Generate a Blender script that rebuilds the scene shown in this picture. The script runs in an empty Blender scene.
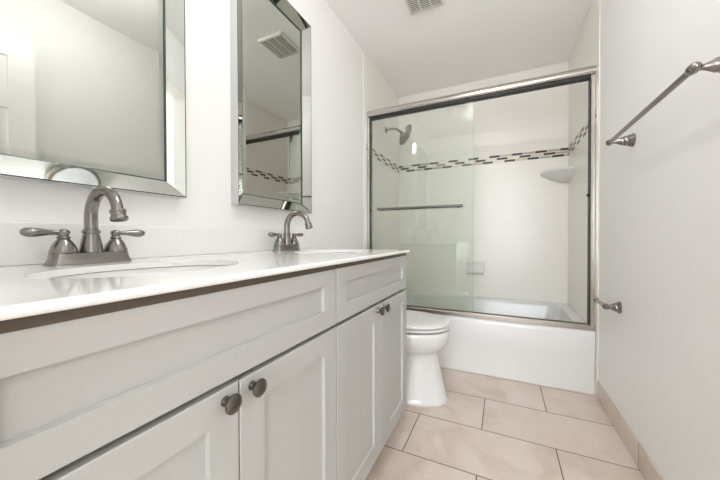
import bpy, bmesh, math
from mathutils import Vector, Matrix

C = bpy.context.scene.collection
SC = bpy.context.scene
PI = math.pi

# ------------------------------------------------------------------ camera
cam_d = bpy.data.cameras.new('camera')
cam = bpy.data.objects.new('camera', cam_d)
C.objects.link(cam)
cam_d.sensor_width = 36.0
cam_d.lens = 297.07 / 720 * 36.0
cam_d.clip_start = 0.01
cam.matrix_world = (Matrix.Translation((0, 0, 0.9413)) @ Matrix.Rotation(0.4474, 4, 'Z')
                    @ Matrix.Rotation(PI / 2 - 0.0099, 4, 'X') @ Matrix.Rotation(-0.0024, 4, 'Z'))
SC.camera = cam

# ------------------------------------------------------------------ world, lights, exposure
world = bpy.data.worlds.new('World')
SC.world = world
world.use_nodes = True
bg = world.node_tree.nodes['Background']
bg.inputs[0].default_value = (0.86, 0.93, 1.0, 1)
bg.inputs[1].default_value = 2.4

SC.view_settings.view_transform = 'Standard'
SC.view_settings.look = 'None'
SC.view_settings.exposure = 0.27
SC.view_settings.gamma = 1.0
SC.view_settings.use_curve_mapping = False
SC.cycles.max_bounces = 20
SC.cycles.diffuse_bounces = 14
SC.cycles.transparent_max_bounces = 24


def area(name, loc, rot, sx, sy, power, col):
    d = bpy.data.lights.new(name, 'AREA')
    d.shape = 'RECTANGLE'
    d.size, d.size_y = sx, sy
    d.energy = power
    d.color = col
    o = bpy.data.objects.new(name, d)
    o.location = loc
    o.rotation_euler = rot
    C.objects.link(o)
    return o


# added daylight from an unseen bedroom window behind the doorway
area('added_daylight', (0.25, -2.5, 1.35), (math.radians(90), 0, 0), 1.9, 1.9, 82, (0.90, 0.96, 1.0))

# ------------------------------------------------------------------ room measures
XL, XR = -0.997, 0.503            # painted side walls
TL, TR = -0.991, 0.497            # tiled alcove side faces
YF = -0.05                        # doorway wall, room face
YB = 3.017                        # tiled alcove back face
YT = 2.14                         # front edge of the alcove tiling
YTUB = 2.185                      # tub apron
ZC = 2.41                         # ceiling


# ------------------------------------------------------------------ materials
def mat(name, col, rough=0.5, metal=0.0, spec=0.5, **kw):
    m = bpy.data.materials.new(name)
    m.use_nodes = True
    b = m.node_tree.nodes['Principled BSDF']
    b.inputs['Base Color'].default_value = (*col, 1)
    b.inputs['Roughness'].default_value = rough
    b.inputs['Metallic'].default_value = metal
    b.inputs['Specular IOR Level'].default_value = spec
    for k, v in kw.items():
        b.inputs[k].default_value = v
    return m


def nt(m):
    return m.node_tree.nodes, m.node_tree.links, m.node_tree.nodes['Principled BSDF']


def noise_bump(m, scale, strength, dist=0.002, detail=3):
    N, Lk, b = nt(m)
    tc = N.new('ShaderNodeTexCoord')
    n = N.new('ShaderNodeTexNoise')
    n.inputs['Scale'].default_value = scale
    n.inputs['Detail'].default_value = detail
    bp = N.new('ShaderNodeBump')
    bp.inputs['Strength'].default_value = strength
    bp.inputs['Distance'].default_value = dist
    Lk.new(tc.outputs['Object'], n.inputs['Vector'])
    Lk.new(n.outputs['Fac'], bp.inputs['Height'])
    Lk.new(bp.outputs['Normal'], b.inputs['Normal'])
    return m


M = {}
M['paint'] = noise_bump(mat('wall paint', (0.845, 0.84, 0.83), 0.5), 90, 0.08)
M['ceiling'] = noise_bump(mat('ceiling paint', (0.93, 0.925, 0.92), 0.8), 120, 0.1)
M['door'] = mat('door paint', (0.83, 0.82, 0.81), 0.35)
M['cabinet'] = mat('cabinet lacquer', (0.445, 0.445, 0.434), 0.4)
M['substrate'] = noise_bump(mat('plywood strip in gap shade', (0.085, 0.066, 0.045), 0.7), 40, 0.3)  # brown plywood, darkened to paint the shadow gap under the counter
M['toe'] = mat('toe kick', (0.30, 0.28, 0.25), 0.6)
M['quartz'] = mat('white counter', (0.84, 0.837, 0.83), 0.07)
M['ceramic'] = mat('white ceramic', (0.72, 0.72, 0.71), 0.08)
M['tub'] = mat('tub enamel', (0.75, 0.75, 0.745), 0.16)
M['basin'] = mat('basin glaze', (0.90, 0.90, 0.89), 0.1)
M['plastic'] = mat('white plastic', (0.76, 0.76, 0.75), 0.2)
M['dish'] = mat('ceramic soap dish', (0.77, 0.77, 0.75), 0.12)
M['nickel'] = noise_bump(mat('brushed nickel', (0.28, 0.262, 0.245), 0.25, 1.0), 300, 0.04, 0.0005)
M['nickel_light'] = mat('light brushed nickel', (0.56, 0.525, 0.485), 0.2, 1.0)
M['track'] = mat('track nickel', (0.38, 0.34, 0.31), 0.35, 1.0)
M['knob'] = mat('pewter', (0.15, 0.135, 0.125), 0.22, 1.0)
M['chrome'] = mat('chrome', (0.8, 0.8, 0.8), 0.08, 1.0)
M['dark'] = mat('black rubber and shade', (0.012, 0.012, 0.012), 0.5)  # rubber parts, and the painted shadow inside the header
M['bead'] = mat('mirror seam', (0.02, 0.055, 0.045), 0.3)  # dark green stands in for the reflection along the glass bevel
M['mirror'] = mat('mirror silver', (0.565, 0.575, 0.535), 0.015, 1.0)
M['bevel_mirror'] = mat('mirror strip', (0.57, 0.59, 0.56), 0.02, 1.0)
M['lip'] = mat('dark mirror edge', (0.045, 0.06, 0.055), 0.25)
M['silver_edge'] = mat('silver edge', (0.62, 0.62, 0.63), 0.38, 0.6)
M['vent'] = mat('vent plastic', (0.72, 0.71, 0.66), 0.5)
M['vent_dark'] = mat('vent cavity', (0.06, 0.055, 0.045), 0.8)
M['wood'] = noise_bump(mat('hall floor wood', (0.42, 0.32, 0.22), 0.4), 20, 0.1)
M['mosaic_edge'] = mat('caulk', (0.8, 0.79, 0.77), 0.5)


def ramp(N, stops, interp='LINEAR'):
    r = N.new('ShaderNodeValToRGB')
    r.color_ramp.interpolation = interp
    e = r.color_ramp.elements
    while len(e) < len(stops):
        e.new(0.5)
    for i, (p, c) in enumerate(stops):
        e[i].position = p
        e[i].color = (*c, 1)
    return r


def swizzle(N, Lk, axes, shift):
    """object coordinates, re-ordered so that the wall runs along the texture's x and y"""
    tc = N.new('ShaderNodeTexCoord')
    sp = N.new('ShaderNodeSeparateXYZ')
    cb = N.new('ShaderNodeCombineXYZ')
    Lk.new(tc.outputs['Object'], sp.inputs[0])
    Lk.new(sp.outputs[axes[0]], cb.inputs[0])
    Lk.new(sp.outputs[axes[1]], cb.inputs[1])
    ad = N.new('ShaderNodeVectorMath')
    ad.operation = 'ADD'
    ad.inputs[1].default_value = (*shift, 0)
    Lk.new(cb.outputs[0], ad.inputs[0])
    return ad.outputs[0]


def brick(N, Lk, vec, w, h, mortar, smooth=0.1):
    b = N.new('ShaderNodeTexBrick')
    b.offset = 0.5
    b.offset_frequency = 2
    b.squash = 1.0
    b.inputs['Scale'].default_value = 1.0
    b.inputs['Brick Width'].default_value = w
    b.inputs['Row Height'].default_value = h
    b.inputs['Mortar Size'].default_value = mortar
    b.inputs['Mortar Smooth'].default_value = smooth
    b.inputs['Bias'].default_value = 0.0
    b.inputs['Color1'].default_value = (0, 0, 0, 1)
    b.inputs['Color2'].default_value = (1, 1, 1, 1)
    b.inputs['Mortar'].default_value = (0.5, 0.5, 0.5, 1)
    Lk.new(vec, b.inputs['Vector'])
    return b


def floor_tile_mat(name, axes, shift, w, h, k=1.0):
    m = mat(name, (0.6, 0.5, 0.42), 0.35)
    N, Lk, b = nt(m)
    v = swizzle(N, Lk, axes, shift)
    br = brick(N, Lk, v, w, h, 0.0024, 0.1)
    tc = N.new('ShaderNodeTexCoord')
    n1 = N.new('ShaderNodeTexNoise')
    n1.inputs['Scale'].default_value = 4.5
    n1.inputs['Detail'].default_value = 6
    n1.inputs['Roughness'].default_value = 0.6
    n1.inputs['Distortion'].default_value = 0.8
    # every tile has its own veining: shift the noise by the tile's random value
    mx = N.new('ShaderNodeVectorMath')
    mx.operation = 'MULTIPLY_ADD'
    mx.inputs[1].default_value = (3.7, 5.1, 2.3)
    Lk.new(br.outputs['Color'], mx.inputs[0])
    Lk.new(tc.outputs['Object'], mx.inputs[2])
    Lk.new(mx.outputs[0], n1.inputs['Vector'])
    r = ramp(N, [(p, tuple(c * k for c in q)) for p, q in ((0.25, (0.56, 0.455, 0.38)), (0.5, (0.68, 0.58, 0.50)), (0.78, (0.745, 0.66, 0.59)))])
    Lk.new(n1.outputs['Fac'], r.inputs[0])
    mix = N.new('ShaderNodeMix')
    mix.data_type = 'RGBA'
    mix.inputs['B'].default_value = (0.085, 0.07, 0.06, 1)
    Lk.new(br.outputs['Fac'], mix.inputs['Factor'])
    Lk.new(r.outputs[0], mix.inputs['A'])
    Lk.new(mix.outputs['Result'], b.inputs['Base Color'])
    bp = N.new('ShaderNodeBump')
    bp.invert = True
    bp.inputs['Strength'].default_value = 0.5
    bp.inputs['Distance'].default_value = 0.002
    Lk.new(br.outputs['Fac'], bp.inputs['Height'])
    Lk.new(bp.outputs['Normal'], b.inputs['Normal'])
    return m


def subway_mat(name, axes, shift):
    m = mat(name, (0.84, 0.815, 0.78), 0.28)
    N, Lk, b = nt(m)
    v = swizzle(N, Lk, axes, shift)
    br = brick(N, Lk, v, 0.1524, 0.0762, 0.0012, 0.4)
    mix = N.new('ShaderNodeMix')
    mix.data_type = 'RGBA'
    mix.inputs['A'].default_value = (0.84, 0.812, 0.765, 1)
    mix.inputs['B'].default_value = (0.775, 0.755, 0.72, 1)
    Lk.new(br.outputs['Fac'], mix.inputs['Factor'])
    Lk.new(mix.outputs['Result'], b.inputs['Base Color'])
    bp = N.new('ShaderNodeBump')
    bp.invert = True
    bp.inputs['Strength'].default_value = 0.4
    bp.inputs['Distance'].default_value = 0.0015
    Lk.new(br.outputs['Fac'], bp.inputs['Height'])
    Lk.new(bp.outputs['Normal'], b.inputs['Normal'])
    return m


def mosaic_mat(name, axes, shift):
    """rows of small strips, dark ones alternating with cream and tan ones, each row slipped along"""
    m = mat(name, (0.5, 0.4, 0.3), 0.35)
    N, Lk, b = nt(m)
    v = swizzle(N, Lk, axes, shift)
    sp = N.new('ShaderNodeSeparateXYZ')
    Lk.new(v, sp.inputs[0])

    def math_(op, a, b_=None, c=None):
        n = N.new('ShaderNodeMath')
        n.operation = op
        for i, q in enumerate((a, b_, c)):
            if q is None:
                continue
            if isinstance(q, (int, float)):
                n.inputs[i].default_value = q
            else:
                Lk.new(q, n.inputs[i])
        return n.outputs[0]
    rz = math_('DIVIDE', sp.outputs[1], 0.025)
    row = math_('FLOOR', rz)
    fz = math_('FRACT', rz)
    u = math_('MULTIPLY_ADD', row, 0.68, math_('DIVIDE', sp.outputs[0], 0.092))
    num = math_('FLOOR', u)
    fx = math_('FRACT', u)
    wn = N.new('ShaderNodeTexWhiteNoise')
    wn.noise_dimensions = '2D'
    cb = N.new('ShaderNodeCombineXYZ')
    Lk.new(num, cb.inputs[0])
    Lk.new(row, cb.inputs[1])
    Lk.new(cb.outputs[0], wn.inputs['Vector'])
    rnd = wn.outputs['Value']
    dark = ramp(N, [(0.0, (0.016, 0.012, 0.012)), (0.7, (0.05, 0.03, 0.022)), (0.86, (0.30, 0.23, 0.17))], 'CONSTANT')
    light = ramp(N, [(0.0, (0.74, 0.68, 0.61)), (0.35, (0.60, 0.50, 0.39)), (0.55, (0.80, 0.77, 0.72)), (0.85, (0.45, 0.36, 0.27))], 'CONSTANT')
    Lk.new(rnd, dark.inputs[0])
    Lk.new(rnd, light.inputs[0])
    par = math_('FLOORED_MODULO', num, 2.0)
    mx = N.new('ShaderNodeMix')
    mx.data_type = 'RGBA'
    Lk.new(par, mx.inputs['Factor'])
    Lk.new(dark.outputs[0], mx.inputs['A'])
    Lk.new(light.outputs[0], mx.inputs['B'])
    ez = math_('GREATER_THAN', math_('ABSOLUTE', math_('SUBTRACT', fz, 0.5)), 0.37)
    ex = math_('GREATER_THAN', math_('ABSOLUTE', math_('SUBTRACT', fx, 0.5)), 0.475)
    gr = math_('MAXIMUM', ez, ex)
    m2 = N.new('ShaderNodeMix')
    m2.data_type = 'RGBA'
    m2.inputs['B'].default_value = (0.78, 0.74, 0.69, 1)
    Lk.new(gr, m2.inputs['Factor'])
    Lk.new(mx.outputs['Result'], m2.inputs['A'])
    Lk.new(m2.outputs['Result'], b.inputs['Base Color'])
    return m


def glass_mat(name, tint):
    m = bpy.data.materials.new(name)
    m.use_nodes = True
    N, Lk = m.node_tree.nodes, m.node_tree.links
    N.clear()
    out = N.new('ShaderNodeOutputMaterial')
    tr = N.new('ShaderNodeBsdfTransparent')
    tr.inputs[0].default_value = (*tint, 1)
    gl = N.new('ShaderNodeBsdfGlossy')
    gl.inputs['Roughness'].default_value = 0.0
    fr = N.new('ShaderNodeFresnel')
    fr.inputs['IOR'].default_value = 1.5
    mx = N.new('ShaderNodeMixShader')
    Lk.new(fr.outputs[0], mx.inputs[0])
    Lk.new(tr.outputs[0], mx.inputs[1])
    Lk.new(gl.outputs[0], mx.inputs[2])
    Lk.new(mx.outputs[0], out.inputs[0])
    return m


M['floor'] = floor_tile_mat('floor tile', (0, 1), (0.70, -1.247 + 4 * 0.3075), 0.61, 0.3075)
M['base_tile'] = floor_tile_mat('baseboard tile', (1, 2), (-0.035, 0.2), 0.61, 0.6, 0.88)
M['sub_back'] = subway_mat('subway tile back', (0, 2), (0.05, -1.615))
M['sub_side'] = subway_mat('subway tile side', (1, 2), (0.0, -1.615))
M['mos_back'] = mosaic_mat('mosaic back', (0, 2), (2.013, -1.617))
M['mos_side'] = mosaic_mat('mosaic side', (1, 2), (2.0, -1.617))
M['glass'] = glass_mat('shower glass', (0.978, 0.990, 0.975))
M['lamp_glass'] = mat('frosted lamp glass', (0.9, 0.93, 0.96), 0.3)
_b = M['lamp_glass'].node_tree.nodes['Principled BSDF']
_b.inputs['Emission Color'].default_value = (0.92, 0.96, 1.0, 1)
_b.inputs['Emission Strength'].default_value = 0.4


# ------------------------------------------------------------------ mesh helpers
def box(bm, lo, hi, bevel=0.0, seg=2):
    lo, hi = Vector(lo), Vector(hi)
    r = bmesh.ops.create_cube(bm, size=1.0)
    vs = r['verts']
    for v in vs:
        v.co = Vector(((lo[i] + hi[i]) / 2 + v.co[i] * (hi[i] - lo[i]) for i in range(3)))
    if bevel > 0:
        es = list({e for v in vs for e in v.link_edges})
        bmesh.ops.bevel(bm, geom=es, offset=bevel, segments=seg, affect='EDGES', profile=0.5)


def loft(bm, rings, cap0=True, cap1=True, closed=False):
    vr = [[bm.verts.new(p) for p in ring] for ring in rings]
    n = len(vr[0])
    pairs = list(zip(vr, vr[1:]))
    if closed:
        pairs.append((vr[-1], vr[0]))
    for a, b in pairs:
        for i in range(n):
            j = (i + 1) % n
            bm.faces.new((a[i], a[j], b[j], b[i]))
    if not closed:
        if cap0:
            bm.faces.new(list(reversed(vr[0])))
        if cap1:
            bm.faces.new(vr[-1])
    return vr


def lathe(bm, prof, n=32, mtx=None, cap0=True, cap1=True):
    mtx = mtx or Matrix.Identity(4)
    rings = []
    for r, z in prof:
        rings.append([mtx @ Vector((r * math.cos(2 * PI * i / n), r * math.sin(2 * PI * i / n), z)) for i in range(n)])
    loft(bm, rings, cap0, cap1)


def axis_mtx(origin, direction):
    d = Vector(direction).normalized()
    return Matrix.Translation(origin) @ d.to_track_quat('Z', 'Y').to_matrix().to_4x4()


def tube(bm, pts, rad, n=20):
    pts = [Vector(p) for p in pts]
    if not isinstance(rad, (list, tuple)):
        rad = [rad] * len(pts)
    rings = []
    up = None
    for i, p in enumerate(pts):
        t = (pts[min(i + 1, len(pts) - 1)] - pts[max(i - 1, 0)]).normalized()
        if up is None:
            up = t.orthogonal().normalized()
        up = (up - t * up.dot(t)).normalized()
        s = t.cross(up)
        r = rad[i]
        rings.append([p + (up * math.cos(2 * PI * k / n) + s * math.sin(2 * PI * k / n)) * r for k in range(n)])
    loft(bm, rings)


def arc(c, r, a0, a1, n, u, v):
    c, u, v = Vector(c), Vector(u), Vector(v)
    return [c + u * (r * math.cos(a0 + (a1 - a0) * i / n)) + v * (r * math.sin(a0 + (a1 - a0) * i / n)) for i in range(n + 1)]


def obj(name, bm, m, parent=None, smooth=None):
    bmesh.ops.recalc_face_normals(bm, faces=bm.faces[:])
    me = bpy.data.meshes.new(name)
    bm.to_mesh(me)
    bm.free()
    for k in (m if isinstance(m, (list, tuple)) else [m]):
        me.materials.append(k)
    if smooth is not None:
        me.polygons.foreach_set('use_smooth', [True] * len(me.polygons))
        me.set_sharp_from_angle(angle=math.radians(smooth))
    o = bpy.data.objects.new(name, me)
    C.objects.link(o)
    if parent:
        o.parent = parent
    return o


def tag(o, label, cat, group=None):
    o['label'] = label
    o['category'] = cat
    if group:
        o['group'] = group
    return o


def thing(name, label, cat, loc=(0, 0, 0), group=None):
    o = bpy.data.objects.new(name, None)
    o.empty_display_size = 0.05
    o.location = loc
    C.objects.link(o)
    return tag(o, label, cat, group)


def copy_tree(o, parent=None):
    c = o.copy()
    C.objects.link(c)
    if parent:
        c.parent = parent
    for ch in list(o.children):
        copy_tree(ch, c)
    return c


def struct(name, boxes, m, bevel=0.0, label=None, parent=None):
    bm = bmesh.new()
    for lo, hi in boxes:
        box(bm, lo, hi, bevel)
    o = obj(name, bm, m, parent)
    if parent is None:
        o['kind'] = 'structure'
    if label:
        o['label'] = label
    return o


# ------------------------------------------------------------------ the room
DX0, DX1, DZ = -0.34, 0.468, 2.05          # doorway behind the camera
struct('floor', [((XL - 0.1, YF, -0.05), (XR + 0.1, YB + 0.1, 0))], M['floor'], label='beige stone tile floor laid in running bond')
struct('ceiling', [((XL - 0.1, YF - 0.12, ZC), (XR + 0.1, YB + 0.1, ZC + 0.08))], M['ceiling'], label='flat pale grey ceiling')
struct('wall_left', [((XL - 0.1, YF, 0), (XL, YB + 0.1, ZC))], M['paint'], label='white wall behind vanity and mirrors')
struct('wall_right', [((XR, YF - 0.12, 0), (XR + 0.1, YB + 0.1, ZC))], M['paint'], label='white wall with towel bar')
struct('wall_back', [((XL, YB + 0.012, 0), (XR, YB + 0.1, ZC))], M['paint'])
struct('wall_front', [((XL - 0.1, YF - 0.12, 0), (DX0, YF, ZC)), ((DX0, YF - 0.12, DZ), (XR, YF, ZC)),
                      ((DX1, YF - 0.12, 0), (XR, YF, DZ))], M['paint'], label='wall with the doorway')

# tiling of the tub alcove
struct('wall_shower_back', [((XL, YB, 0.30), (XR, YB + 0.012, ZC))], M['sub_back'], label='white subway tile on the back of the tub alcove')
struct('wall_shower_left', [((XL, YT, 0), (TL, YB, ZC))], M['sub_side'], 0.003, label='white subway tile on the left of the tub alcove')
struct('wall_shower_right', [((TR, YT, 0), (XR, YB, ZC))], M['sub_side'], 0.003, label='white subway tile on the right of the tub alcove')
ZM0, ZM1 = 1.617, 1.692
struct('trim_1', [((TL, YB - 0.0012, ZM0), (TR, YB, ZM1))], M['mos_back'], label='brown and cream mosaic band across the back tiles')
struct('trim_2', [((TL, YT + 0.05, ZM0), (TL + 0.0012, YB, ZM1))], M['mos_side'], label='mosaic band on the left tiles')
struct('trim_3', [((TR - 0.0012, YT + 0.05, ZM0), (TR, YB, ZM1))], M['mos_side'], label='mosaic band on the right tiles')
# tile baseboard
struct('baseboard_right', [((XR - 0.006, 0.75, 0.003), (XR, YT, 0.106))], M['base_tile'], 0.002, label='tan tile baseboard')
# door casing
struct('trim_4', [((DX0 - 0.07, YF, 0), (DX0, YF + 0.014, DZ + 0.07)), ((DX0, YF, DZ), (XR - 0.002, YF + 0.014, DZ + 0.07))],
       M['door'], 0.003, label='white door casing')

# bedroom beyond the doorway
HX0, HX1, HY = -1.5, 1.7, -2.75
struct('floor_bedroom', [((HX0, HY, -0.05), (HX1, YF - 0.0, -0.002))], M['wood'])
struct('ceiling_bedroom', [((HX0, HY, ZC), (HX1, YF - 0.12, ZC + 0.08))], M['ceiling'])
struct('wall_bedroom_left', [((HX0 - 0.1, HY, 0), (HX0, YF - 0.12, ZC))], M['paint'])
struct('wall_bedroom_right', [((HX1, HY, 0), (HX1 + 0.1, YF - 0.12, ZC))], M['paint'])
struct('wall_bedroom_back', [((HX0, HY - 0.1, 0), (-0.75, HY, ZC)), ((1.25, HY - 0.1, 0), (HX1, HY, ZC)),
                             ((-0.75, HY - 0.1, 0), (1.25, HY, 0.35)), ((-0.75, HY - 0.1, 2.3), (1.25, HY, ZC))], M['paint'])
struct('wall_bedroom_front', [((HX0, YF - 0.12, 0), (XL - 0.1, YF, ZC)), ((XR + 0.1, YF - 0.12, 0), (HX1, YF, ZC))], M['paint'])
w = struct('window_1', [((-0.75, HY - 0.08, 0.35), (-0.70, HY - 0.03, 2.3)), ((1.20, HY - 0.08, 0.35), (1.25, HY - 0.03, 2.3)),
                        ((-0.70, HY - 0.08, 0.35), (1.20, HY - 0.03, 0.40)), ((-0.70, HY - 0.08, 2.25), (1.20, HY - 0.03, 2.3)),
                        ((0.225, HY - 0.08, 0.40), (0.275, HY - 0.03, 2.25))], M['door'])
struct('pane', [((-0.70, HY - 0.058, 0.40), (0.225, HY - 0.054, 2.25)), ((0.275, HY - 0.058, 0.40), (1.20, HY - 0.054, 2.25))],
       glass_mat('window glass', (0.98, 0.98, 0.98)), parent=w)


# ------------------------------------------------------------------ open door leaf against the right wall
def door_leaf():
    y0, y1, x0, x1, z0, z1 = YF + 0.004, 0.733, 0.424, 0.459, 0.01, 2.035
    bm = bmesh.new()
    box(bm, (x0 + 0.006, y0, z0), (x1, y1, z1), 0.0)
    st = 0.105
    ym = (y0 + y1) / 2
    zs = [(0.24, 0.84), (0.98, 1.64), (1.74, 1.92)]
    # stiles and rails stand proud of the sunk panels
    box(bm, (x0, y0, z0), (x0 + 0.0062, y0 + st, z1))
    box(bm, (x0, y1 - st, z0), (x0 + 0.0062, y1, z1))
    box(bm, (x0, ym - 0.05, z0), (x0 + 0.0062, ym + 0.05, z1))
    zr = [z0] + [z for p in zs for z in p] + [z1]
    for a, b in zip(zr[::2], zr[1::2]):
        box(bm, (x0 + 0.0001, y0 + st, a), (x0 + 0.0062, y1 - st, b))
    for a, b in zs:
        for ya, yb in ((y0 + st, ym - 0.05), (ym + 0.05, y1 - st)):
            box(bm, (x0 + 0.0015, ya + 0.03, a + 0.03), (x0 + 0.0063, yb - 0.03, b - 0.03), 0.004, 1)
    d = obj('door_1', bm, M['door'])
    d['kind'] = 'structure'
    d['label'] = 'white panelled door swung open against the right wall'
    bm = bmesh.new()
    lathe(bm, [(0.032, 0), (0.032, 0.004), (0.012, 0.008), (0.011, 0.028), (0.024, 0.036), (0.028, 0.048), (0.024, 0.058), (0.008, 0.062)],
          28, axis_mtx((x0, y1 - 0.06, 0.95), (-1, 0, 0)))
    obj('door_knob', bm, M['nickel'], d, 40)
    for z in (0.25, 1.02, 1.8):
        bm = bmesh.new()
        lathe(bm, [(0.006, z - 0.045), (0.006, z + 0.045)], 12, Matrix.Translation((x0 + 0.003, y0 - 0.0, 0)))
        obj('hinge', bm, M['nickel'], d, 40)


door_leaf()

# ------------------------------------------------------------------ vanity cabinets
XV = -0.4151                 # outer face of doors and drawer fronts
XBODY = XV - 0.02
ZTOP = 0.8662                # underside of the worktop


def shaker(bm, y0, y1, z0, z1, sy, sb, st, x=XV, th=0.019, dep=0.009):
    """frame and panel front that faces +x: outer edge eased, panel sunk"""
    def rect(xx, a, b, c, d):
        return [bm.verts.new((xx, p, q)) for p, q in ((a, c), (b, c), (b, d), (a, d))]
    e = 0.0015
    rs = [rect(x - th, y0, y1, z0, z1), rect(x - e, y0, y1, z0, z1), rect(x, y0 + e, y1 - e, z0 + e, z1 - e),
          rect(x, y0 + sy, y1 - sy, z0 + sb, z1 - st),
          rect(x - dep, y0 + sy + 0.0012, y1 - sy - 0.0012, z0 + sb + 0.0012, z1 - st - 0.0012)]
    for a, b in zip(rs, rs[1:]):
        for i in range(4):
            j = (i + 1) % 4
            bm.faces.new((a[i], a[j], b[j], b[i]))
    bm.faces.new(list(reversed(rs[0])))
    bm.faces.new(rs[-1])


def knob_mesh(bm, y, z, x=XV):
    lathe(bm, [(0.0085, 0.0), (0.0085, 0.0015), (0.0068, 0.004), (0.0055, 0.009), (0.0065, 0.0125), (0.0135, 0.0155), (0.0162, 0.019),
               (0.0160, 0.0215), (0.0125, 0.0245), (0.007, 0.0262), (0.001, 0.0267)], 32, axis_mtx((x, y, z), (1, 0, 0)))


def vanity(y0, y1, ym, loc_y, label, filler):
    t = thing('vanity_cabinet', label, 'cabinet', (XL, loc_y, 0))
    inv = Matrix.Translation((-XL, -loc_y, 0))

    def part(name, bm, m, parent=t, smooth=None):
        if parent is t:
            bm.transform(inv)
        else:
            bm.transform(inv)
        return obj(name, bm, m, parent, smooth)
    bm = bmesh.new()
    ya, yb = (YF + 0.003, y1) if filler else (y0, y1)
    box(bm, (XL + 0.002, ya, 0.118), (XBODY, ya + 0.018, 0.853))
    box(bm, (XL + 0.002, yb - 0.018, 0.118), (XBODY, yb, 0.853), 0.001, 1)
    box(bm, (XL + 0.002, ya + 0.018, 0.118), (XBODY, yb - 0.018, 0.136))
    box(bm, (XL + 0.002, ya + 0.018, 0.136), (XL + 0.012, yb - 0.018, 0.853))
    for za, zb_ in ((0.136, 0.15), (0.825, 0.853)):
        box(bm, (XBODY - 0.02, ya + 0.018, za), (XBODY, yb - 0.018, zb_))
    if filler:
        box(bm, (XBODY - 0.002, ya, 0.118), (XV - 0.002, y0 - 0.003, 0.853), 0.001, 1)
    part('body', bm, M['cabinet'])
    bm = bmesh.new()
    box(bm, (XV - 0.05, ya + 0.001, 0.8532), (XV + 0.001, yb - 0.004, ZTOP - 0.0006))
    box(bm, (XL + 0.002, ya + 0.001, 0.8532), (XL + 0.05, yb - 0.004, ZTOP - 0.0006))
    box(bm, (XL + 0.05, yb - 0.03, 0.8532), (XV - 0.05, yb - 0.004, ZTOP - 0.0006))
    part('support_strip', bm, M['substrate'])
    bm = bmesh.new()
    box(bm, (XL + 0.01, ya + 0.004, 0.0005), (XBODY - 0.075, yb - 0.004, 0.1185))
    part('toe_kick', bm, M['toe'])
    bm = bmesh.new()
    shaker(bm, y0, y1 - 0.0015, 0.700, 0.855, 0.059, 0.047, 0.043)
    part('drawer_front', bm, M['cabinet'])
    for a, b, ky in ((y0, ym - 0.0015, ym - 0.030), (ym + 0.0015, y1 - 0.0015, ym + 0.0285)):
        bm = bmesh.new()
        shaker(bm, a, b, 0.124, 0.690, 0.058, 0.060, 0.054)
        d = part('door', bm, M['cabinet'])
        bm = bmesh.new()
        knob_mesh(bm, ky, 0.669)
        part('knob', bm, M['knob'], d, 35)
    return t


vanity(0.040, 0.7125, 0.3755, 0.36, 'white shaker vanity cabinet under the nearer sink, filling the lower left foreground', True)
vanity(0.7165, 1.379, 1.0445, 1.04, 'white shaker vanity cabinet under the farther sink, next to the toilet', False)

# ------------------------------------------------------------------ worktop with two oval cut-outs, backsplash
XCF, YC0, YC1 = -0.402, YF + 0.003, 1.386
ZCT = 0.8795
SINKS = [(-0.660, 0.375), (-0.660, 1.10)]
SA, SB = 0.140, 0.184         # half axes along x and y
NE = 64


def ellipse(cx, cy, a, b, z, n=NE):
    return [Vector((cx + a * math.cos(2 * PI * (i + 0.5) / n), cy + b * math.sin(2 * PI * (i + 0.5) / n), z)) for i in range(n)]


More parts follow.
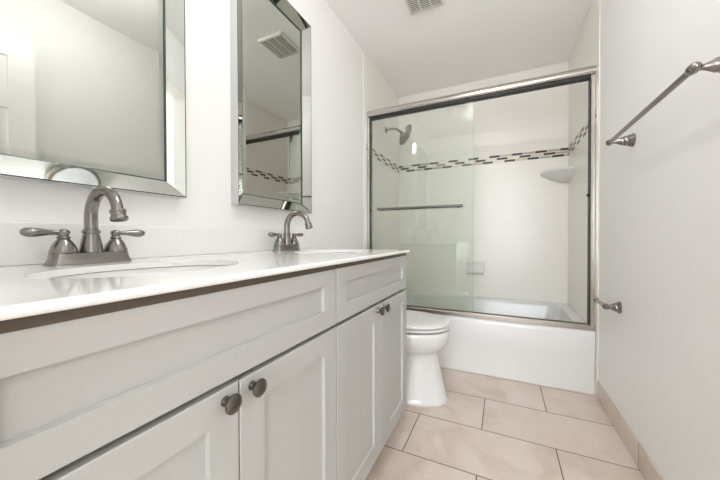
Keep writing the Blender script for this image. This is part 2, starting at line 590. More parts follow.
def worktop():
    t = thing('vanity_countertop', 'glossy white countertop with two oval sink openings across both vanity cabinets', 'countertop', (XL, 0.66, ZCT))
    x0, x1 = XL + 0.001, XCF
    bm = bmesh.new()
    zt, zb = ZCT, ZTOP
    # the outline is cut into two patches, each with one oval hole
    ymid = (SINKS[0][1] + SINKS[1][1]) / 2
    e = (zt - zb) / 2
    for (cx, cy), (ya, yb) in zip(SINKS, ((YC0, ymid), (ymid, YC1))):
        def to_rect(i, inset):
            a = 2 * PI * (i + 0.5) / NE
            dx, dy = math.cos(a) * SA, math.sin(a) * SB
            k = 1e9
            X1, X0 = x1 - inset, x0
            Y0 = ya + (inset if ya == YC0 else 0)
            Y1 = yb - (inset if yb == YC1 else 0)
            if dx > 1e-9: k = min(k, (X1 - cx) / dx)
            if dx < -1e-9: k = min(k, (X0 - cx) / dx)
            if dy > 1e-9: k = min(k, (Y1 - cy) / dy)
            if dy < -1e-9: k = min(k, (Y0 - cy) / dy)
            return Vector((cx + dx * k, cy + dy * k, 0))

        def corners(inset):
            return [(x1 - inset, yb - (inset if yb == YC1 else 0)), (x0, yb - (inset if yb == YC1 else 0)),
                    (x0, ya + (inset if ya == YC0 else 0)), (x1 - inset, ya + (inset if ya == YC0 else 0))]
        for z, inset in ((zt, e), (zb, e)):
            pe = [bm.verts.new((p.x, p.y, z)) for p in ellipse(cx, cy, SA, SB, z)]
            pr = [to_rect(i, inset) for i in range(NE)]
            vr = [bm.verts.new((p.x, p.y, z)) for p in pr]
            cs = corners(inset)
            for i in range(NE):
                j = (i + 1) % NE
                poly = [pe[i], pe[j], vr[j]]
                # add the rectangle's corner when the two rays land on different sides
                if abs(pr[i].x - pr[j].x) > 1e-6 and abs(pr[i].y - pr[j].y) > 1e-6:
                    c = min(cs, key=lambda q: (q[0] - pr[i].x) ** 2 + (q[1] - pr[i].y) ** 2 + (q[0] - pr[j].x) ** 2 + (q[1] - pr[j].y) ** 2)
                    poly.append(bm.verts.new((c[0], c[1], z)))
                poly.append(vr[i])
                bm.faces.new(poly)
        # inside of the hole, with an eased rim
        loft(bm, [ellipse(cx, cy, SA, SB, zt), ellipse(cx, cy, SA, SB, zb)], False, False)
    bmesh.ops.remove_doubles(bm, verts=bm.verts[:], dist=1e-5)
    # outer edge: eased top and bottom arris
    def outline(z, i):
        return [Vector((x1 - i, YC0 + i, z)), Vector((x1 - i, YC1 - i, z)), Vector((x0, YC1 - i, z)), Vector((x0, YC0 + i, z))]
    loft(bm, [outline(zb + e + e * math.cos(PI * q / 10), e - e * math.sin(PI * q / 10)) for q in range(11)], False, False)
    bm.transform(Matrix.Translation((-XL, -0.66, -ZCT)))
    bmesh.ops.remove_doubles(bm, verts=bm.verts[:], dist=1e-5)
    obj('slab', bm, M['quartz'], t, 30)
    bm = bmesh.new()
    box(bm, (XL + 0.001, YC0, ZCT + 0.0003), (XL + 0.019, YC1, ZCT + 0.098), 0.002)
    tag(obj('backsplash', bm, M['quartz']), 'low white backsplash along the left wall on the countertop', 'backsplash')


worktop()


def sink(cx, cy, label):
    t = thing('sink_basin', label, 'sink', (cx, cy, ZTOP - 0.0016), 'undermount sinks')
    bm = bmesh.new()
    ov = 0.006
    prof = [(1.0, 0.0), (0.985, -0.03), (0.93, -0.075), (0.80, -0.115), (0.55, -0.138), (0.2, -0.145)]
    rings = [[Vector((p.x, p.y, p.z)) for p in ellipse(0, 0, (SA + ov) * k, (SB + ov) * k, z - 0.0004)] for k, z in prof]
    outer = [[Vector((p.x, p.y, p.z)) for p in ellipse(0, 0, (SA + ov) * k + 0.012, (SB + ov) * k + 0.012, z - 0.012)] for k, z in reversed(prof)]
    outer.append([Vector((p.x, p.y, p.z)) for p in ellipse(0, 0, SA + ov + 0.012, SB + ov + 0.012, -0.0004)])
    # bowl floor, then back up the outside
    loft(bm, [ellipse(0, 0, SA + ov + 0.012, SB + ov + 0.012, -0.0004)] + rings, False, True)
    loft(bm, outer, True, False)
    bmesh.ops.remove_doubles(bm, verts=bm.verts[:], dist=1e-6)
    obj('bowl', bm, M['basin'], t, 50)
    bm = bmesh.new()
    lathe(bm, [(0.032, -0.1452), (0.032, -0.1425), (0.026, -0.1415), (0.024, -0.1438), (0.0205, -0.1436), (0.019, -0.138), (0.004, -0.1362)], 32)
    obj('drain', bm, M['nickel'], t, 40)
    return t


sink(*SINKS[0], 'white oval sink basin in the counter beneath the nearer faucet')
sink(*SINKS[1], 'white oval sink basin in the counter beneath the farther faucet')


# ------------------------------------------------------------------ faucets
def faucet(loc, label):
    t = thing('faucet', label, 'faucet', loc, 'centerset faucets on the vanity')
    n = 48

    def oval(hx, hy, z):
        # stadium: long along y
        pts = []
        for i in range(n):
            a = 2 * PI * i / n
            c, s = math.cos(a), math.sin(a)
            p = 4.0
            pts.append(Vector((hx * math.copysign(abs(c) ** (2 / p), c), hy * math.copysign(abs(s) ** (2 / p), s), z)))
        return pts
    bm = bmesh.new()
    loft(bm, [oval(0.030, 0.082, 0), oval(0.030, 0.082, 0.0025), oval(0.0283, 0.0785, 0.007), oval(0.0268, 0.0755, 0.015), oval(0.0262, 0.0742, 0.0235), oval(0.0258, 0.0738, 0.0255),
              oval(0.0245, 0.0725, 0.0265)])
    obj('base_plate', bm, M['nickel'], t, 35)
    # spout body, neck collar, gooseneck
    bm = bmesh.new()
    lathe(bm, [(0.0225, 0.0228), (0.0228, 0.0245), (0.0222, 0.030), (0.0205, 0.043), (0.0175, 0.058), (0.0155, 0.068), (0.0150, 0.0695), (0.0178, 0.0705), (0.0185, 0.073),
               (0.0178, 0.0755), (0.0155, 0.0765), (0.0150, 0.080), (0.0135, 0.081)], 36, Matrix.Translation((0, 0, 0.003)))
    obj('spout_body', bm, M['nickel'], t, 35)
    bm = bmesh.new()
    R = 0.060
    path = [Vector((0, 0, 0.072)), Vector((0, 0, 0.090)), Vector((0, 0, 0.102))]
    path += arc((R, 0, 0.112), R, PI, 0.07 * PI, 22, (1, 0, 0), (0, 0, 1))
    end = path[-1]
    d = (path[-1] - path[-2]).normalized()
    path += [end + d * 0.006]
    rad = [0.0135 - 0.0022 * i / (len(path) - 1) for i in range(len(path))]
    tube(bm, path, rad, 24)
    s = obj('spout', bm, M['nickel'], t, 40)
    bm = bmesh.new()
    lathe(bm, [(0.0118, -0.004), (0.0150, -0.003), (0.0155, 0.000), (0.0150, 0.003), (0.0142, 0.004), (0.0142, 0.012), (0.0165, 0.0135), (0.0172, 0.017), (0.0165, 0.0205),
               (0.0130, 0.0215), (0.0118, 0.019)], 32, axis_mtx(end + d * 0.004, d))
    obj('aerator', bm, M['nickel'], s, 35)
    for sgn in (-1, 1):
        bm = bmesh.new()
        lathe(bm, [(0.0245, 0.0228), (0.0250, 0.0245), (0.0245, 0.027), (0.0235, 0.031), (0.0205, 0.040), (0.0160, 0.048), (0.0115, 0.054), (0.0100, 0.056),
                   (0.0118, 0.0572), (0.0122, 0.0592), (0.0112, 0.061), (0.0092, 0.062), (0.0088, 0.064), (0.0105, 0.067), (0.0112, 0.0705), (0.0100, 0.0745), (0.0065, 0.0775), (0.0010, 0.0785)],
              36, Matrix.Translation((0, sgn * 0.0508, 0.0035)))
        h = obj('handle', bm, M['nickel'], t, 35)
        bm = bmesh.new()
        # lever: slim neck swelling into a flattened paddle
        rings = []
        for u, hw, hh, z in ((0.006, 0.0062, 0.0062, 0.0735), (0.013, 0.0056, 0.0056, 0.0739), (0.023, 0.0062, 0.0060, 0.0741), (0.034, 0.0090, 0.0080, 0.0739),
                             (0.045, 0.0118, 0.0098, 0.0737), (0.054, 0.0128, 0.0104, 0.0737), (0.061, 0.0112, 0.0092, 0.0739), (0.0665, 0.0072, 0.0060, 0.0743), (0.0685, 0.002, 0.0018, 0.0745)):
            rings.append([Vector((hw * math.cos(2 * PI * k / 20), sgn * (0.0508 + u), z + hh * math.sin(2 * PI * k / 20))) for k in range(20)])
        loft(bm, rings)
        obj('lever', bm, M['nickel'], h, 50)
    return t


XFA = -0.905
faucet((XFA, 0.370, ZCT), 'brushed nickel two handle faucet at the nearer sink, largest in view')
faucet((XFA, 1.100, ZCT), 'brushed nickel two handle faucet at the farther sink, beneath the farther mirror')


# ------------------------------------------------------------------ mirrors
def mirror(y0, y1, z0, z1, label):
    yc = (y0 + y1) / 2
    t = thing('wall_mirror', label, 'mirror', (XL, yc, z0), 'framed mirrors above the vanity')
    hw, H = (y1 - y0) / 2, z1 - z0
    W, d0, d1 = 0.049, 0.040, 0.0135

    def corner(k, inset, x):
        a = hw - inset
        return Vector((x, (-a, a, a, -a)[k], (inset, inset, H - inset, H - inset)[k]))
    for k in range(4):
        j = (k + 1) % 4
        bm = bmesh.new()
        prof = [(0.0, 0.0008), (0.0, d0 - 0.0015), (0.0012, d0), (0.0040, d0), (W, d1), (W, 0.0008)]
        A = [bm.verts.new(corner(k, i, x)) for i, x in prof]
        B = [bm.verts.new(corner(j, i, x)) for i, x in prof]
        n = len(prof)
        for a in range(n):
            b = (a + 1) % n
            f = bm.faces.new((A[a], A[b], B[b], B[a]))
            f.material_index = 0 if a == 3 else (2 if a == 2 else 1)
        for f in (bm.faces.new(list(reversed(A))), bm.faces.new(B)):
            f.material_index = 1
        obj('frame_strip', bm, [M['bevel_mirror'], M['silver_edge'], M['lip']], t)
    bm = bmesh.new()
    sw = 0.004
    for k in range(4):
        j = (k + 1) % 4
        prof = [(W, 0.001), (W, d1 - 0.0005), (W + sw, d1 - 0.002), (W + sw, 0.001)]
        A = [bm.verts.new(corner(k, i, x)) for i, x in prof]
        B = [bm.verts.new(corner(j, i, x)) for i, x in prof]
        for a in range(4):
            b = (a + 1) % 4
            bm.faces.new((A[a], A[b], B[b], B[a]))
    bmesh.ops.remove_doubles(bm, verts=bm.verts[:], dist=1e-6)
    obj('bevel_reflection', bm, M['bead'], t)  # painted dark line for the bevelled edge's reflection
    bm = bmesh.new()
    i = W + sw
    bv = 0.016
    rings = [[corner(k, i, 0.001) for k in range(4)], [corner(k, i, d1 - 0.0045) for k in range(4)], [corner(k, i + bv, d1 - 0.0030) for k in range(4)]]
    loft(bm, rings)
    obj('mirror_glass', bm, M['mirror'], t)
    return t


mirror(0.140, 0.650, 1.0735, 2.107, 'silver framed wall mirror above the nearer faucet, cut off by the photo edge')
mirror(0.865, 1.376, 1.0735, 2.107, 'tall silver framed wall mirror above the farther faucet')


# ------------------------------------------------------------------ toilet
def toilet():
    yc = 1.742
    t = thing('toilet', 'white toilet with closed lid between vanity and bathtub', 'toilet', (XL, yc, 0))
    n = 56

    def egg(x0, x1, hw, z, sq=2.0):
        """pointed-front oval: fuller towards the wall"""
        cx = x0 + (x1 - x0) * 0.44
        pts = []
        for i in range(n):
            a = 2 * PI * i / n
            c, s = math.cos(a), math.sin(a)
            c2 = math.copysign(abs(c) ** (2 / sq), c)
            s2 = math.copysign(abs(s) ** (2 / sq), s)
            pts.append(Vector((cx + c2 * ((x1 - cx) if c > 0 else (cx - x0)), s2 * hw, z)))
        return pts
    bm = bmesh.new()
    secs = [(0.0, 0.10, 0.716, 0.146), (0.012, 0.10, 0.718, 0.148), (0.020, 0.10, 0.712, 0.143), (0.030, 0.105, 0.708, 0.139), (0.11, 0.12, 0.690, 0.127), (0.19, 0.13, 0.672, 0.115),
            (0.240, 0.14, 0.661, 0.108), (0.265, 0.15, 0.659, 0.110), (0.280, 0.16, 0.667, 0.126), (0.295, 0.17, 0.684, 0.150), (0.318, 0.18, 0.704, 0.170), (0.350, 0.19, 0.718, 0.181), (0.380, 0.20, 0.724, 0.185),
            (0.401, 0.20, 0.724, 0.185), (0.408, 0.20, 0.720, 0.181)]
    loft(bm, [egg(a, b, h, z, 2.15) for z, a, b, h in secs])
    obj('bowl', bm, M['ceramic'], t, 50)
    bm = bmesh.new()
    loft(bm, [egg(0.225, 0.718, 0.180, 0.4185, 2.1), egg(0.222, 0.724, 0.185, 0.4205, 2.1), egg(0.222, 0.724, 0.185, 0.4275, 2.1), egg(0.225, 0.719, 0.181, 0.4300, 2.1)])
    obj('seat', bm, M['plastic'], t, 50)
    bm = bmesh.new()
    loft(bm, [egg(0.223, 0.717, 0.178, 0.4395, 2.1), egg(0.220, 0.724, 0.185, 0.4415, 2.1), egg(0.220, 0.724, 0.185, 0.450, 2.1), egg(0.224, 0.717, 0.179, 0.4550, 2.1), egg(0.24, 0.69, 0.158, 0.4575, 2.1), egg(0.30, 0.62, 0.10, 0.459, 2.1)])
    obj('lid', bm, M['plastic'], t, 50)
    # bumpers hold seat and lid apart
    for s in (-1, 1):
        for x in (0.36, 0.60):
            hy = 0.13 if x < 0.5 else 0.09
            for za, zb in ((0.4075, 0.4195), (0.4295, 0.4400)):
                bm = bmesh.new()
                box(bm, (x, s * hy - 0.008, za), (x + 0.03, s * hy + 0.008, zb), 0.001, 1)
                obj('bumper', bm, M['plastic'], t)
    for s in (-1, 1):
        bm = bmesh.new()
        box(bm, (0.195, s * 0.075 - 0.022, 0.406), (0.238, s * 0.075 + 0.022, 0.449), 0.006, 3)
        obj('hinge', bm, M['plastic'], t, 40)

    def rr(x0, x1, hw, z, r):
        pts = []
        for cx, cy, a0 in ((x1 - r, hw - r, 0), (x0 + r, hw - r, 90), (x0 + r, -hw + r, 180), (x1 - r, -hw + r, 270)):
            for k in range(9):
                a = math.radians(a0 + 90 * k / 8)
                pts.append(Vector((cx + r * math.cos(a), cy + r * math.sin(a), z)))
        return pts
    bm = bmesh.new()
    loft(bm, [rr(0.03, 0.178, 0.185, 0.390, 0.04), rr(0.024, 0.190, 0.203, 0.41, 0.045), rr(0.014, 0.200, 0.218, 0.56, 0.045), rr(0.010, 0.205, 0.224, 0.715, 0.045)])
    k = obj('tank', bm, M['ceramic'], t, 50)
    bm = bmesh.new()
    lathe(bm, [(0.013, 0), (0.013, 0.006), (0.008, 0.010), (0.008, 0.018)], 20, axis_mtx((0.2035, -0.15, 0.665), (1, 0, 0)))
    tube(bm, [(0.218, -0.157, 0.665), (0.220, -0.13, 0.664), (0.220, -0.09, 0.660), (0.219, -0.075, 0.658)], [0.006, 0.007, 0.0075, 0.005], 14)
    obj('flush_lever', bm, M['chrome'], k, 40)
    bm = bmesh.new()
    loft(bm, [rr(0.006, 0.212, 0.230, 0.7155, 0.045), rr(0.004, 0.216, 0.234, 0.722, 0.045), rr(0.004, 0.216, 0.234, 0.742, 0.045), rr(0.010, 0.208, 0.226, 0.750, 0.042)])
    obj('tank_lid', bm, M['ceramic'], t, 50)
    for s in (-1, 1):
        bm = bmesh.new()
        lathe(bm, [(0.014, 0.0), (0.014, 0.012), (0.010, 0.018), (0.002, 0.020)], 20, Matrix.Translation((0.32, s * 0.128, 0.012)))
        obj('bolt_cap', bm, M['plastic'], t, 40)


toilet()


# ------------------------------------------------------------------ bathtub
def bathtub():
    x0, x1, y0, y1, zr = TL + 0.0015, TR - 0.0015, YTUB, YB - 0.0015, 0.377
    t = thing('bathtub', 'white alcove bathtub behind the sliding glass shower door', 'bathtub', ((x0 + x1) / 2, y0, 0))
    inv = Matrix.Translation((-(x0 + x1) / 2, -y0, 0))

    def rr(xa, xb, ya, yb, z, r, k=10):
        pts = []
        for cx, cy, a0 in ((xb - r, yb - r, 0), (xa + r, yb - r, 90), (xa + r, ya + r, 180), (xb - r, ya + r, 270)):
            for q in range(k + 1):
                a = math.radians(a0 + 90 * q / k)
                pts.append(Vector((cx + r * math.cos(a), cy + r * math.sin(a), z)))
        return pts
    bm = bmesh.new()
    e = 0.001
    rings = [rr(x0, x1, y0 + 0.002, y1, 0.001, e), rr(x0, x1, y0 + 0.002, y1, 0.20, e), rr(x0, x1, y0 - 0.002, y1, 0.212, e), rr(x0, x1, y0 - 0.003, y1, 0.30, e),
             rr(x0, x1, y0 - 0.004, y1, 0.350, e), rr(x0, x1, y0 - 0.002, y1, 0.364, e), rr(x0, x1, y0 + 0.006, y1, 0.373, e), rr(x0, x1, y0 + 0.016, y1, zr, e),
             rr(x0 + 0.055, x1 - 0.055, y0 + 0.085, y1 - 0.050, zr, 0.10), rr(x0 + 0.064, x1 - 0.064, y0 + 0.093, y1 - 0.058, zr - 0.006, 0.10),
             rr(x0 + 0.075, x1 - 0.07, y0 + 0.10, y1 - 0.066, zr - 0.03, 0.10), rr(x0 + 0.15, x1 - 0.10, y0 + 0.125, y1 - 0.095, 0.16, 0.11),
             rr(x0 + 0.20, x1 - 0.13, y0 + 0.15, y1 - 0.12, 0.09, 0.11), rr(x0 + 0.26, x1 - 0.19, y0 + 0.21, y1 - 0.18, 0.07, 0.10)]
    loft(bm, rings, True, True)
    bm.transform(inv)
    obj('tub_shell', bm, M['tub'], t, 35)
    bm = bmesh.new()
    lathe(bm, [(0.035, 0), (0.034, 0.004), (0.02, 0.006), (0.001, 0.005)], 28, Matrix.Translation((x0 + 0.30, (y0 + y1) / 2, 0.0705)))
    bm.transform(inv)
    obj('drain', bm, M['nickel_light'], t, 40)
    bm = bmesh.new()
    lathe(bm, [(0.037, 0), (0.036, 0.006), (0.028, 0.010), (0.001, 0.011)], 28, axis_mtx((x0 + 0.106, (y0 + y1) / 2, 0.27), (0.93, 0, 0.36)))
    bm.transform(inv)
    obj('overflow_plate', bm, M['nickel_light'], t, 40)


bathtub()


# ------------------------------------------------------------------ sliding shower door
def shower_door():
    x0, x1 = TL + 0.001, TR - 0.001
    ya = 2.226                                 # centre of the track
    zb = 0.378
    t = thing('shower_door', 'framed sliding glass shower door standing on the bathtub rim', 'shower door', (0, ya, zb))
    inv = Matrix.Translation((0, -ya, -zb))

    def part(name, bm, m, parent=t, smooth=None):
        bm.transform(inv)
        return obj(name, bm, m, parent, smooth)
    # header: rounded front, open channel underneath
    bm = bmesh.new()
    prof = [(0.024, 1.962), (-0.010, 1.962)]
    prof += [(-0.010 - 0.026 * math.sin(a), 1.934 + 0.028 * math.cos(a)) for a in [PI * k / 12 for k in range(1, 12)]]
    prof += [(-0.010, 1.906), (-0.026, 1.904), (-0.026, 1.893), (-0.022, 1.893), (-0.022, 1.906), (0.020, 1.906), (0.020, 1.893), (0.024, 1.893)]
    loft(bm, [[Vector((xx, ya + y, z)) for y, z in prof] for xx in (x0, x1)])
    h = part('header', bm, M['nickel_light'], smooth=25)
    bm = bmesh.new()
    box(bm, (x0 + 0.022, ya - 0.0265, 1.8925), (x1 - 0.022, ya + 0.0245, 1.9050))
    part('channel_shade', bm, M['dark'], h)  # black bar put in for the shadow inside the header track
    for s, xa, xb in ((-1, x0, x0 + 0.022), (1, x1 - 0.022, x1)):
        bm = bmesh.new()
        box(bm, (xa, ya - 0.030, zb + 0.022), (xb, ya + 0.026, 1.9035), 0.002, 1)
        j = part('jamb', bm, M['nickel_light'])
        bm = bmesh.new()
        g = (xb, xb + 0.004) if s < 0 else (xa - 0.004, xa)
        box(bm, (g[0], ya - 0.024, zb + 0.03), (g[1], ya + 0.022, 1.892))
        part('gasket', bm, M['dark'], j)
        bm = bmesh.new()
        c = g[1] if s < 0 else g[0]
        zz = 1.155 if s < 0 else 1.19
        lathe(bm, [(0.010, 0), (0.010, 0.008), (0.007, 0.013), (0.001, 0.014)], 16, axis_mtx((c, ya - 0.018, zz), (-s, 0, 0)))
        part('bumper', bm, M['dark'], j)
    bm = bmesh.new()
    prof = [(-0.030, zb - 0.0005), (-0.030, zb + 0.024), (-0.025, zb + 0.031), (-0.021, zb + 0.031), (-0.021, zb + 0.016), (-0.003, zb + 0.016), (-0.003, zb + 0.024), (0.001, zb + 0.024), (0.001, zb + 0.016),
            (0.020, zb + 0.016), (0.020, zb + 0.030), (0.026, zb + 0.030), (0.026, zb - 0.0005)]
    loft(bm, [[Vector((xx, ya + y, z)) for y, z in prof] for xx in (x0 + 0.0225, x1 - 0.0225)])
    k = part('bottom_track', bm, M['track'])
    bm = bmesh.new()
    box(bm, (-0.245, ya - 0.030, zb + 0.031), (-0.190, ya - 0.0205, zb + 0.038), 0.001, 1)
    part('guide', bm, M['track'], k)
    # both panels are pushed to the left
    for yy, xa, xb in ((ya - 0.013, x0 + 0.030, -0.184), (ya + 0.010, x0 + 0.030, -0.188)):
        bm = bmesh.new()
        box(bm, (xa, yy - 0.003, zb + 0.0175), (xb, yy + 0.003, 1.9045), 0.0008, 1)
        g = part('glass_panel', bm, M['glass'])
        if yy < ya:
            bm = bmesh.new()
            z = 1.158
            yb = yy - 0.045
            tube(bm, [(-0.890, yb, z), (-0.886, yb, z), (-0.252, yb, z), (-0.248, yb, z)], [0.006, 0.0102, 0.0102, 0.006], 18)
            for xx in (-0.870, -0.285):
                lathe(bm, [(0.013, 0), (0.013, 0.003), (0.007, 0.005), (0.007, 0.045)], 18, axis_mtx((xx, yy - 0.0031, z), (0, -1, 0)))
            part('towel_handle', bm, M['nickel'], g, 40)


shower_door()


# ------------------------------------------------------------------ shower head, shelf, soap dish
def shower_head():
    y, z = 2.635, 1.945
    t = thing('shower_head', 'round brushed nickel shower head on an arm from the tiled wall', 'shower head', (TL, y, z))
    bm = bmesh.new()
    lathe(bm, [(0.030, 0.0005), (0.029, 0.005), (0.016, 0.010), (0.012, 0.012)], 28, axis_mtx((0, 0, 0), (1, 0, 0)))
    obj('flange', bm, M['nickel'], t, 40)
    bm = bmesh.new()
    end = Vector((0.150, 0, -0.045))
    tube(bm, [(0.006, 0, 0), (0.04, 0, 0.004), (0.075, 0, 0.003), (0.105, 0, -0.008), (0.130, 0, -0.026), end], 0.0105, 18)
    obj('arm', bm, M['nickel'], t, 50)
    d = Vector((0.85, 0.06, -0.52)).normalized()
    bm = bmesh.new()
    lathe(bm, [(0.010, -0.004), (0.017, 0.0), (0.018, 0.012), (0.014, 0.022), (0.022, 0.030), (0.060, 0.037), (0.094, 0.042), (0.098, 0.047), (0.096, 0.052), (0.090, 0.0535)], 40, axis_mtx(end, d))
    h = obj('head', bm, M['nickel'], t, 35)
    bm = bmesh.new()
    lathe(bm, [(0.088, 0.0536), (0.086, 0.0550), (0.001, 0.0556)], 40, axis_mtx(end, d))
    obj('spray_face', bm, mat('spray face', (0.22, 0.215, 0.20), 0.45, 0.3), h, 35)


shower_head()


def corner_shelf():
    t = thing('corner_shelf', 'white ceramic corner shelf in the back right corner of the shower', 'shelf', (TR, YB, 1.47))
    bm = bmesh.new()

    def ring(r, z, rnd=0.0):
        pts = [Vector((-0.0006, -0.0006, z))]
        for k in range(17):
            a = PI / 2 * k / 16
            # bowed front between two walls
            pts.append(Vector((-0.0006 - r * math.cos(a) ** 0.85, -0.0006 - r * math.sin(a) ** 0.85, z)))
        return pts
    loft(bm, [ring(0.06, -0.075), ring(0.120, -0.048), ring(0.185, -0.012), ring(0.203, 0.006), ring(0.203, 0.016), ring(0.198, 0.021), ring(0.188, 0.020), ring(0.182, 0.012)])
    obj('shelf_body', bm, M['dish'], t, 40)


corner_shelf()


def soap_dish():
    x, z = -0.232, 0.645
    t = thing('soap_dish', 'small white ceramic soap dish set in the back shower tiles', 'soap dish', (x, YB, z))

    def rr(hx, hz, y, r, dz=0.0):
        pts = []
        for cx, cz, a0 in ((hx - r, hz - r, 0), (-hx + r, hz - r, 90), (-hx + r, -hz + r, 180), (hx - r, -hz + r, 270)):
            for k in range(7):
                a = math.radians(a0 + 15 * k)
                pts.append(Vector((cx + r * math.cos(a), y, cz + dz + r * math.sin(a))))
        return pts
    bm = bmesh.new()
    loft(bm, [rr(0.083, 0.062, -0.0005, 0.012), rr(0.083, 0.062, -0.010, 0.012), rr(0.078, 0.057, -0.014, 0.012), rr(0.064, 0.044, -0.014, 0.010), rr(0.060, 0.040, -0.003, 0.010)])
    obj('back_plate', bm, M['dish'], t, 40)
    bm = bmesh.new()
    loft(bm, [rr(0.068, 0.010, -0.004, 0.005, -0.040), rr(0.070, 0.012, -0.035, 0.006, -0.038), rr(0.066, 0.012, -0.052, 0.006, -0.034), rr(0.060, 0.006, -0.056, 0.004, -0.032)])
    obj('tray', bm, M['dish'], t, 40)


soap_dish()


# ------------------------------------------------------------------ right wall hardware
def escutcheon(bm, reach):
    """stepped round rosette on the wall with a tapering post, pointing to -x from the wall"""
    k = reach / 0.081
    lathe(bm, [(0.0285, 0.0004), (0.0285, 0.005), (0.0265, 0.0075), (0.0245, 0.0085), (0.0245, 0.015 * k), (0.0225, 0.0175 * k), (0.0205, 0.019 * k), (0.0205, 0.029 * k), (0.0188, 0.033 * k), (0.0168, 0.035 * k),
               (0.0168, 0.041 * k), (0.0125, 0.050 * k), (0.0085, 0.059 * k), (0.0068, 0.066 * k), (0.0066, reach - 0.006)], 32, axis_mtx((0, 0, 0), (-1, 0, 0)))


def towel_bar():
    y0, y1, z, reach = 1.018, 1.651, 1.353, 0.081
    t = thing('towel_bar', 'brushed nickel towel bar high on the right wall', 'towel bar', (XR, (y0 + y1) / 2, z))
    hw = (y1 - y0) / 2
    for s in (-1, 1):
        bm = bmesh.new()
        escutcheon(bm, reach)
        bm.transform(Matrix.Translation((0, s * hw, 0)))
        p = obj('post', bm, M['nickel'], t, 35)
        bm = bmesh.new()
        # egg shaped end finial, along the bar
        lathe(bm, [(0.001, -0.022), (0.006, -0.0205), (0.0105, -0.0145), (0.0128, -0.006), (0.0130, 0.002), (0.0115, 0.010), (0.0088, 0.016)], 28, axis_mtx((-reach, s * hw, 0), (0, -s, 0)))
        obj('finial', bm, M['nickel'], p, 40)
    bm = bmesh.new()
    tube(bm, [(-reach, -hw + 0.008, 0), (-reach, 0, 0), (-reach, hw - 0.008, 0)], 0.0082, 20)
    obj('bar', bm, M['nickel'], t, 50)


towel_bar()


def paper_holder():
    y, z, reach = 1.80, 0.604, 0.054
    t = thing('toilet_paper_holder', 'brushed nickel empty toilet paper holder low on the right wall by the tub', 'paper holder', (XR, y, z))
    bm = bmesh.new()
    escutcheon(bm, reach)
    obj('post', bm, M['nickel'], t, 35)
    bm = bmesh.new()
    lathe(bm, [(0.001, -0.019), (0.007, -0.0195), (0.0125, -0.014), (0.0145, -0.003), (0.0130, 0.008), (0.010, 0.015)], 28, axis_mtx((-reach, 0, 0), (0, 1, 0)))
    tube(bm, [(-reach, 0.008, 0), (-reach, 0.07, 0), (-reach, 0.155, 0)], 0.0092, 20)
    lathe(bm, [(0.0092, -0.003), (0.0120, 0.0), (0.0128, 0.006), (0.0105, 0.012), (0.001, 0.015)], 24, axis_mtx((-reach, 0.155, 0), (0, 1, 0)))
    obj('arm', bm, M['nickel'], t, 40)


paper_holder()


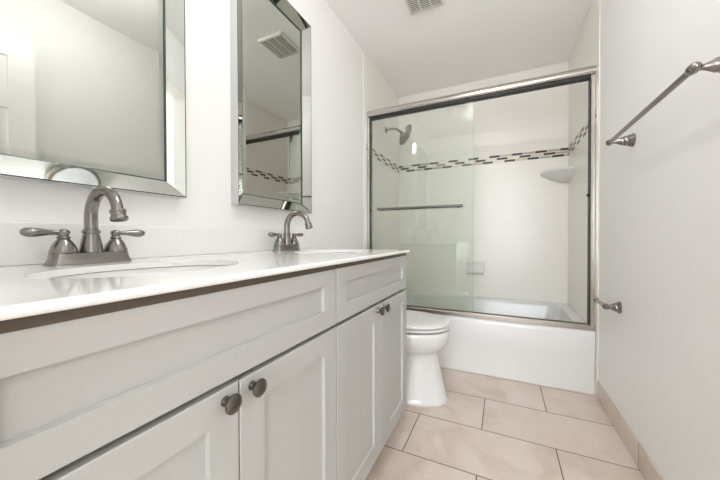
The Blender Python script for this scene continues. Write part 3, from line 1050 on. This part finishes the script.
# ------------------------------------------------------------------ ceiling fan vent, ceiling light and added fill globe
def vent():
    x0, x1, y0, y1 = -0.548, -0.330, 1.675, 1.925
    t = thing('ceiling_vent', 'square slotted exhaust vent on the ceiling near the shower', 'vent', ((x0 + x1) / 2, (y0 + y1) / 2, ZC))
    hx, hy = (x1 - x0) / 2, (y1 - y0) / 2
    bm = bmesh.new()
    f = 0.014

    def r4(ix, z):
        return [Vector((-hx + ix, -hy + ix, z)), Vector((hx - ix, -hy + ix, z)), Vector((hx - ix, hy - ix, z)), Vector((-hx + ix, hy - ix, z))]
    loft(bm, [r4(0, -0.0005), r4(0.001, -0.010), r4(0.006, -0.017), r4(f, -0.019), r4(f, -0.004)], False, False)
    obj('frame', bm, M['vent'], t)
    bm = bmesh.new()
    box(bm, (-hx + f - 0.001, -hy + f - 0.001, -0.004), (hx - f + 0.001, hy - f + 0.001, -0.001))
    obj('cavity', bm, M['vent_dark'], t)
    bm = bmesh.new()
    nx = 3
    bw = (2 * (hx - f)) / nx
    for k in range(1, nx):
        xx = -hx + f + bw * k
        box(bm, (xx - 0.004, -hy + f, -0.0185), (xx + 0.004, hy - f, -0.0150))
    ns = 15
    for k in range(ns):
        yy = -hy + f + (2 * (hy - f)) * (k + 0.5) / ns
        box(bm, (-hx + f, yy - 0.0030, -0.0178), (hx - f, yy + 0.0030, -0.0155))
    obj('grille', bm, M['vent'], t)


vent()


def ceiling_light(x, y):
    t = thing('ceiling_light', 'round flush ceiling light with nickel rim, seen only reflected in the nearer mirror frame', 'ceiling light', (x, y, ZC))
    bm = bmesh.new()
    lathe(bm, [(0.112, -0.0005), (0.128, -0.004), (0.131, -0.020), (0.126, -0.040), (0.113, -0.046), (0.109, -0.040), (0.109, -0.002)], 48)
    obj('rim', bm, M['nickel_light'], t, 35)
    bm = bmesh.new()
    lathe(bm, [(0.1085, -0.030), (0.1085, -0.044), (0.100, -0.060), (0.082, -0.076), (0.056, -0.086), (0.026, -0.092), (0.001, -0.093)], 48)
    obj('lamp_shade', bm, M['lamp_glass'], t, 60)


ceiling_light(-0.45, 0.88)


def added_fill_globe(x, y, z, strength):  # invented lamp out of view, added to light the room
    t = thing('added_fill_globe', 'white globe added as fill light, hanging unseen above the frame', 'ceiling light', (x, y, ZC))
    R = 0.092
    c = z - ZC
    bm = bmesh.new()
    lathe(bm, [(0.058, -0.0006), (0.060, -0.006), (0.052, -0.018), (0.030, -0.026), (0.022, -0.030), (0.022, c + R * 0.94), (0.040, c + R * 0.90), (0.0405, c + R * 0.86)], 36)
    obj('canopy', bm, M['nickel_light'], t, 35)
    m = mat('lit fill globe', (0.9, 0.9, 0.9), 0.3)
    b = m.node_tree.nodes['Principled BSDF']
    b.inputs['Emission Color'].default_value = (0.985, 0.99, 1.0, 1)
    b.inputs['Emission Strength'].default_value = strength
    bm = bmesh.new()
    n = 24
    lathe(bm, [(0.0008, c - R)] + [(R * math.sin(PI * q / n), c - R * math.cos(PI * q / n)) for q in range(1, n - 3)], 32)
    obj('fill_globe', bm, m, t, 60)


added_fill_globe(-0.15, 0.74, 2.27, 39)
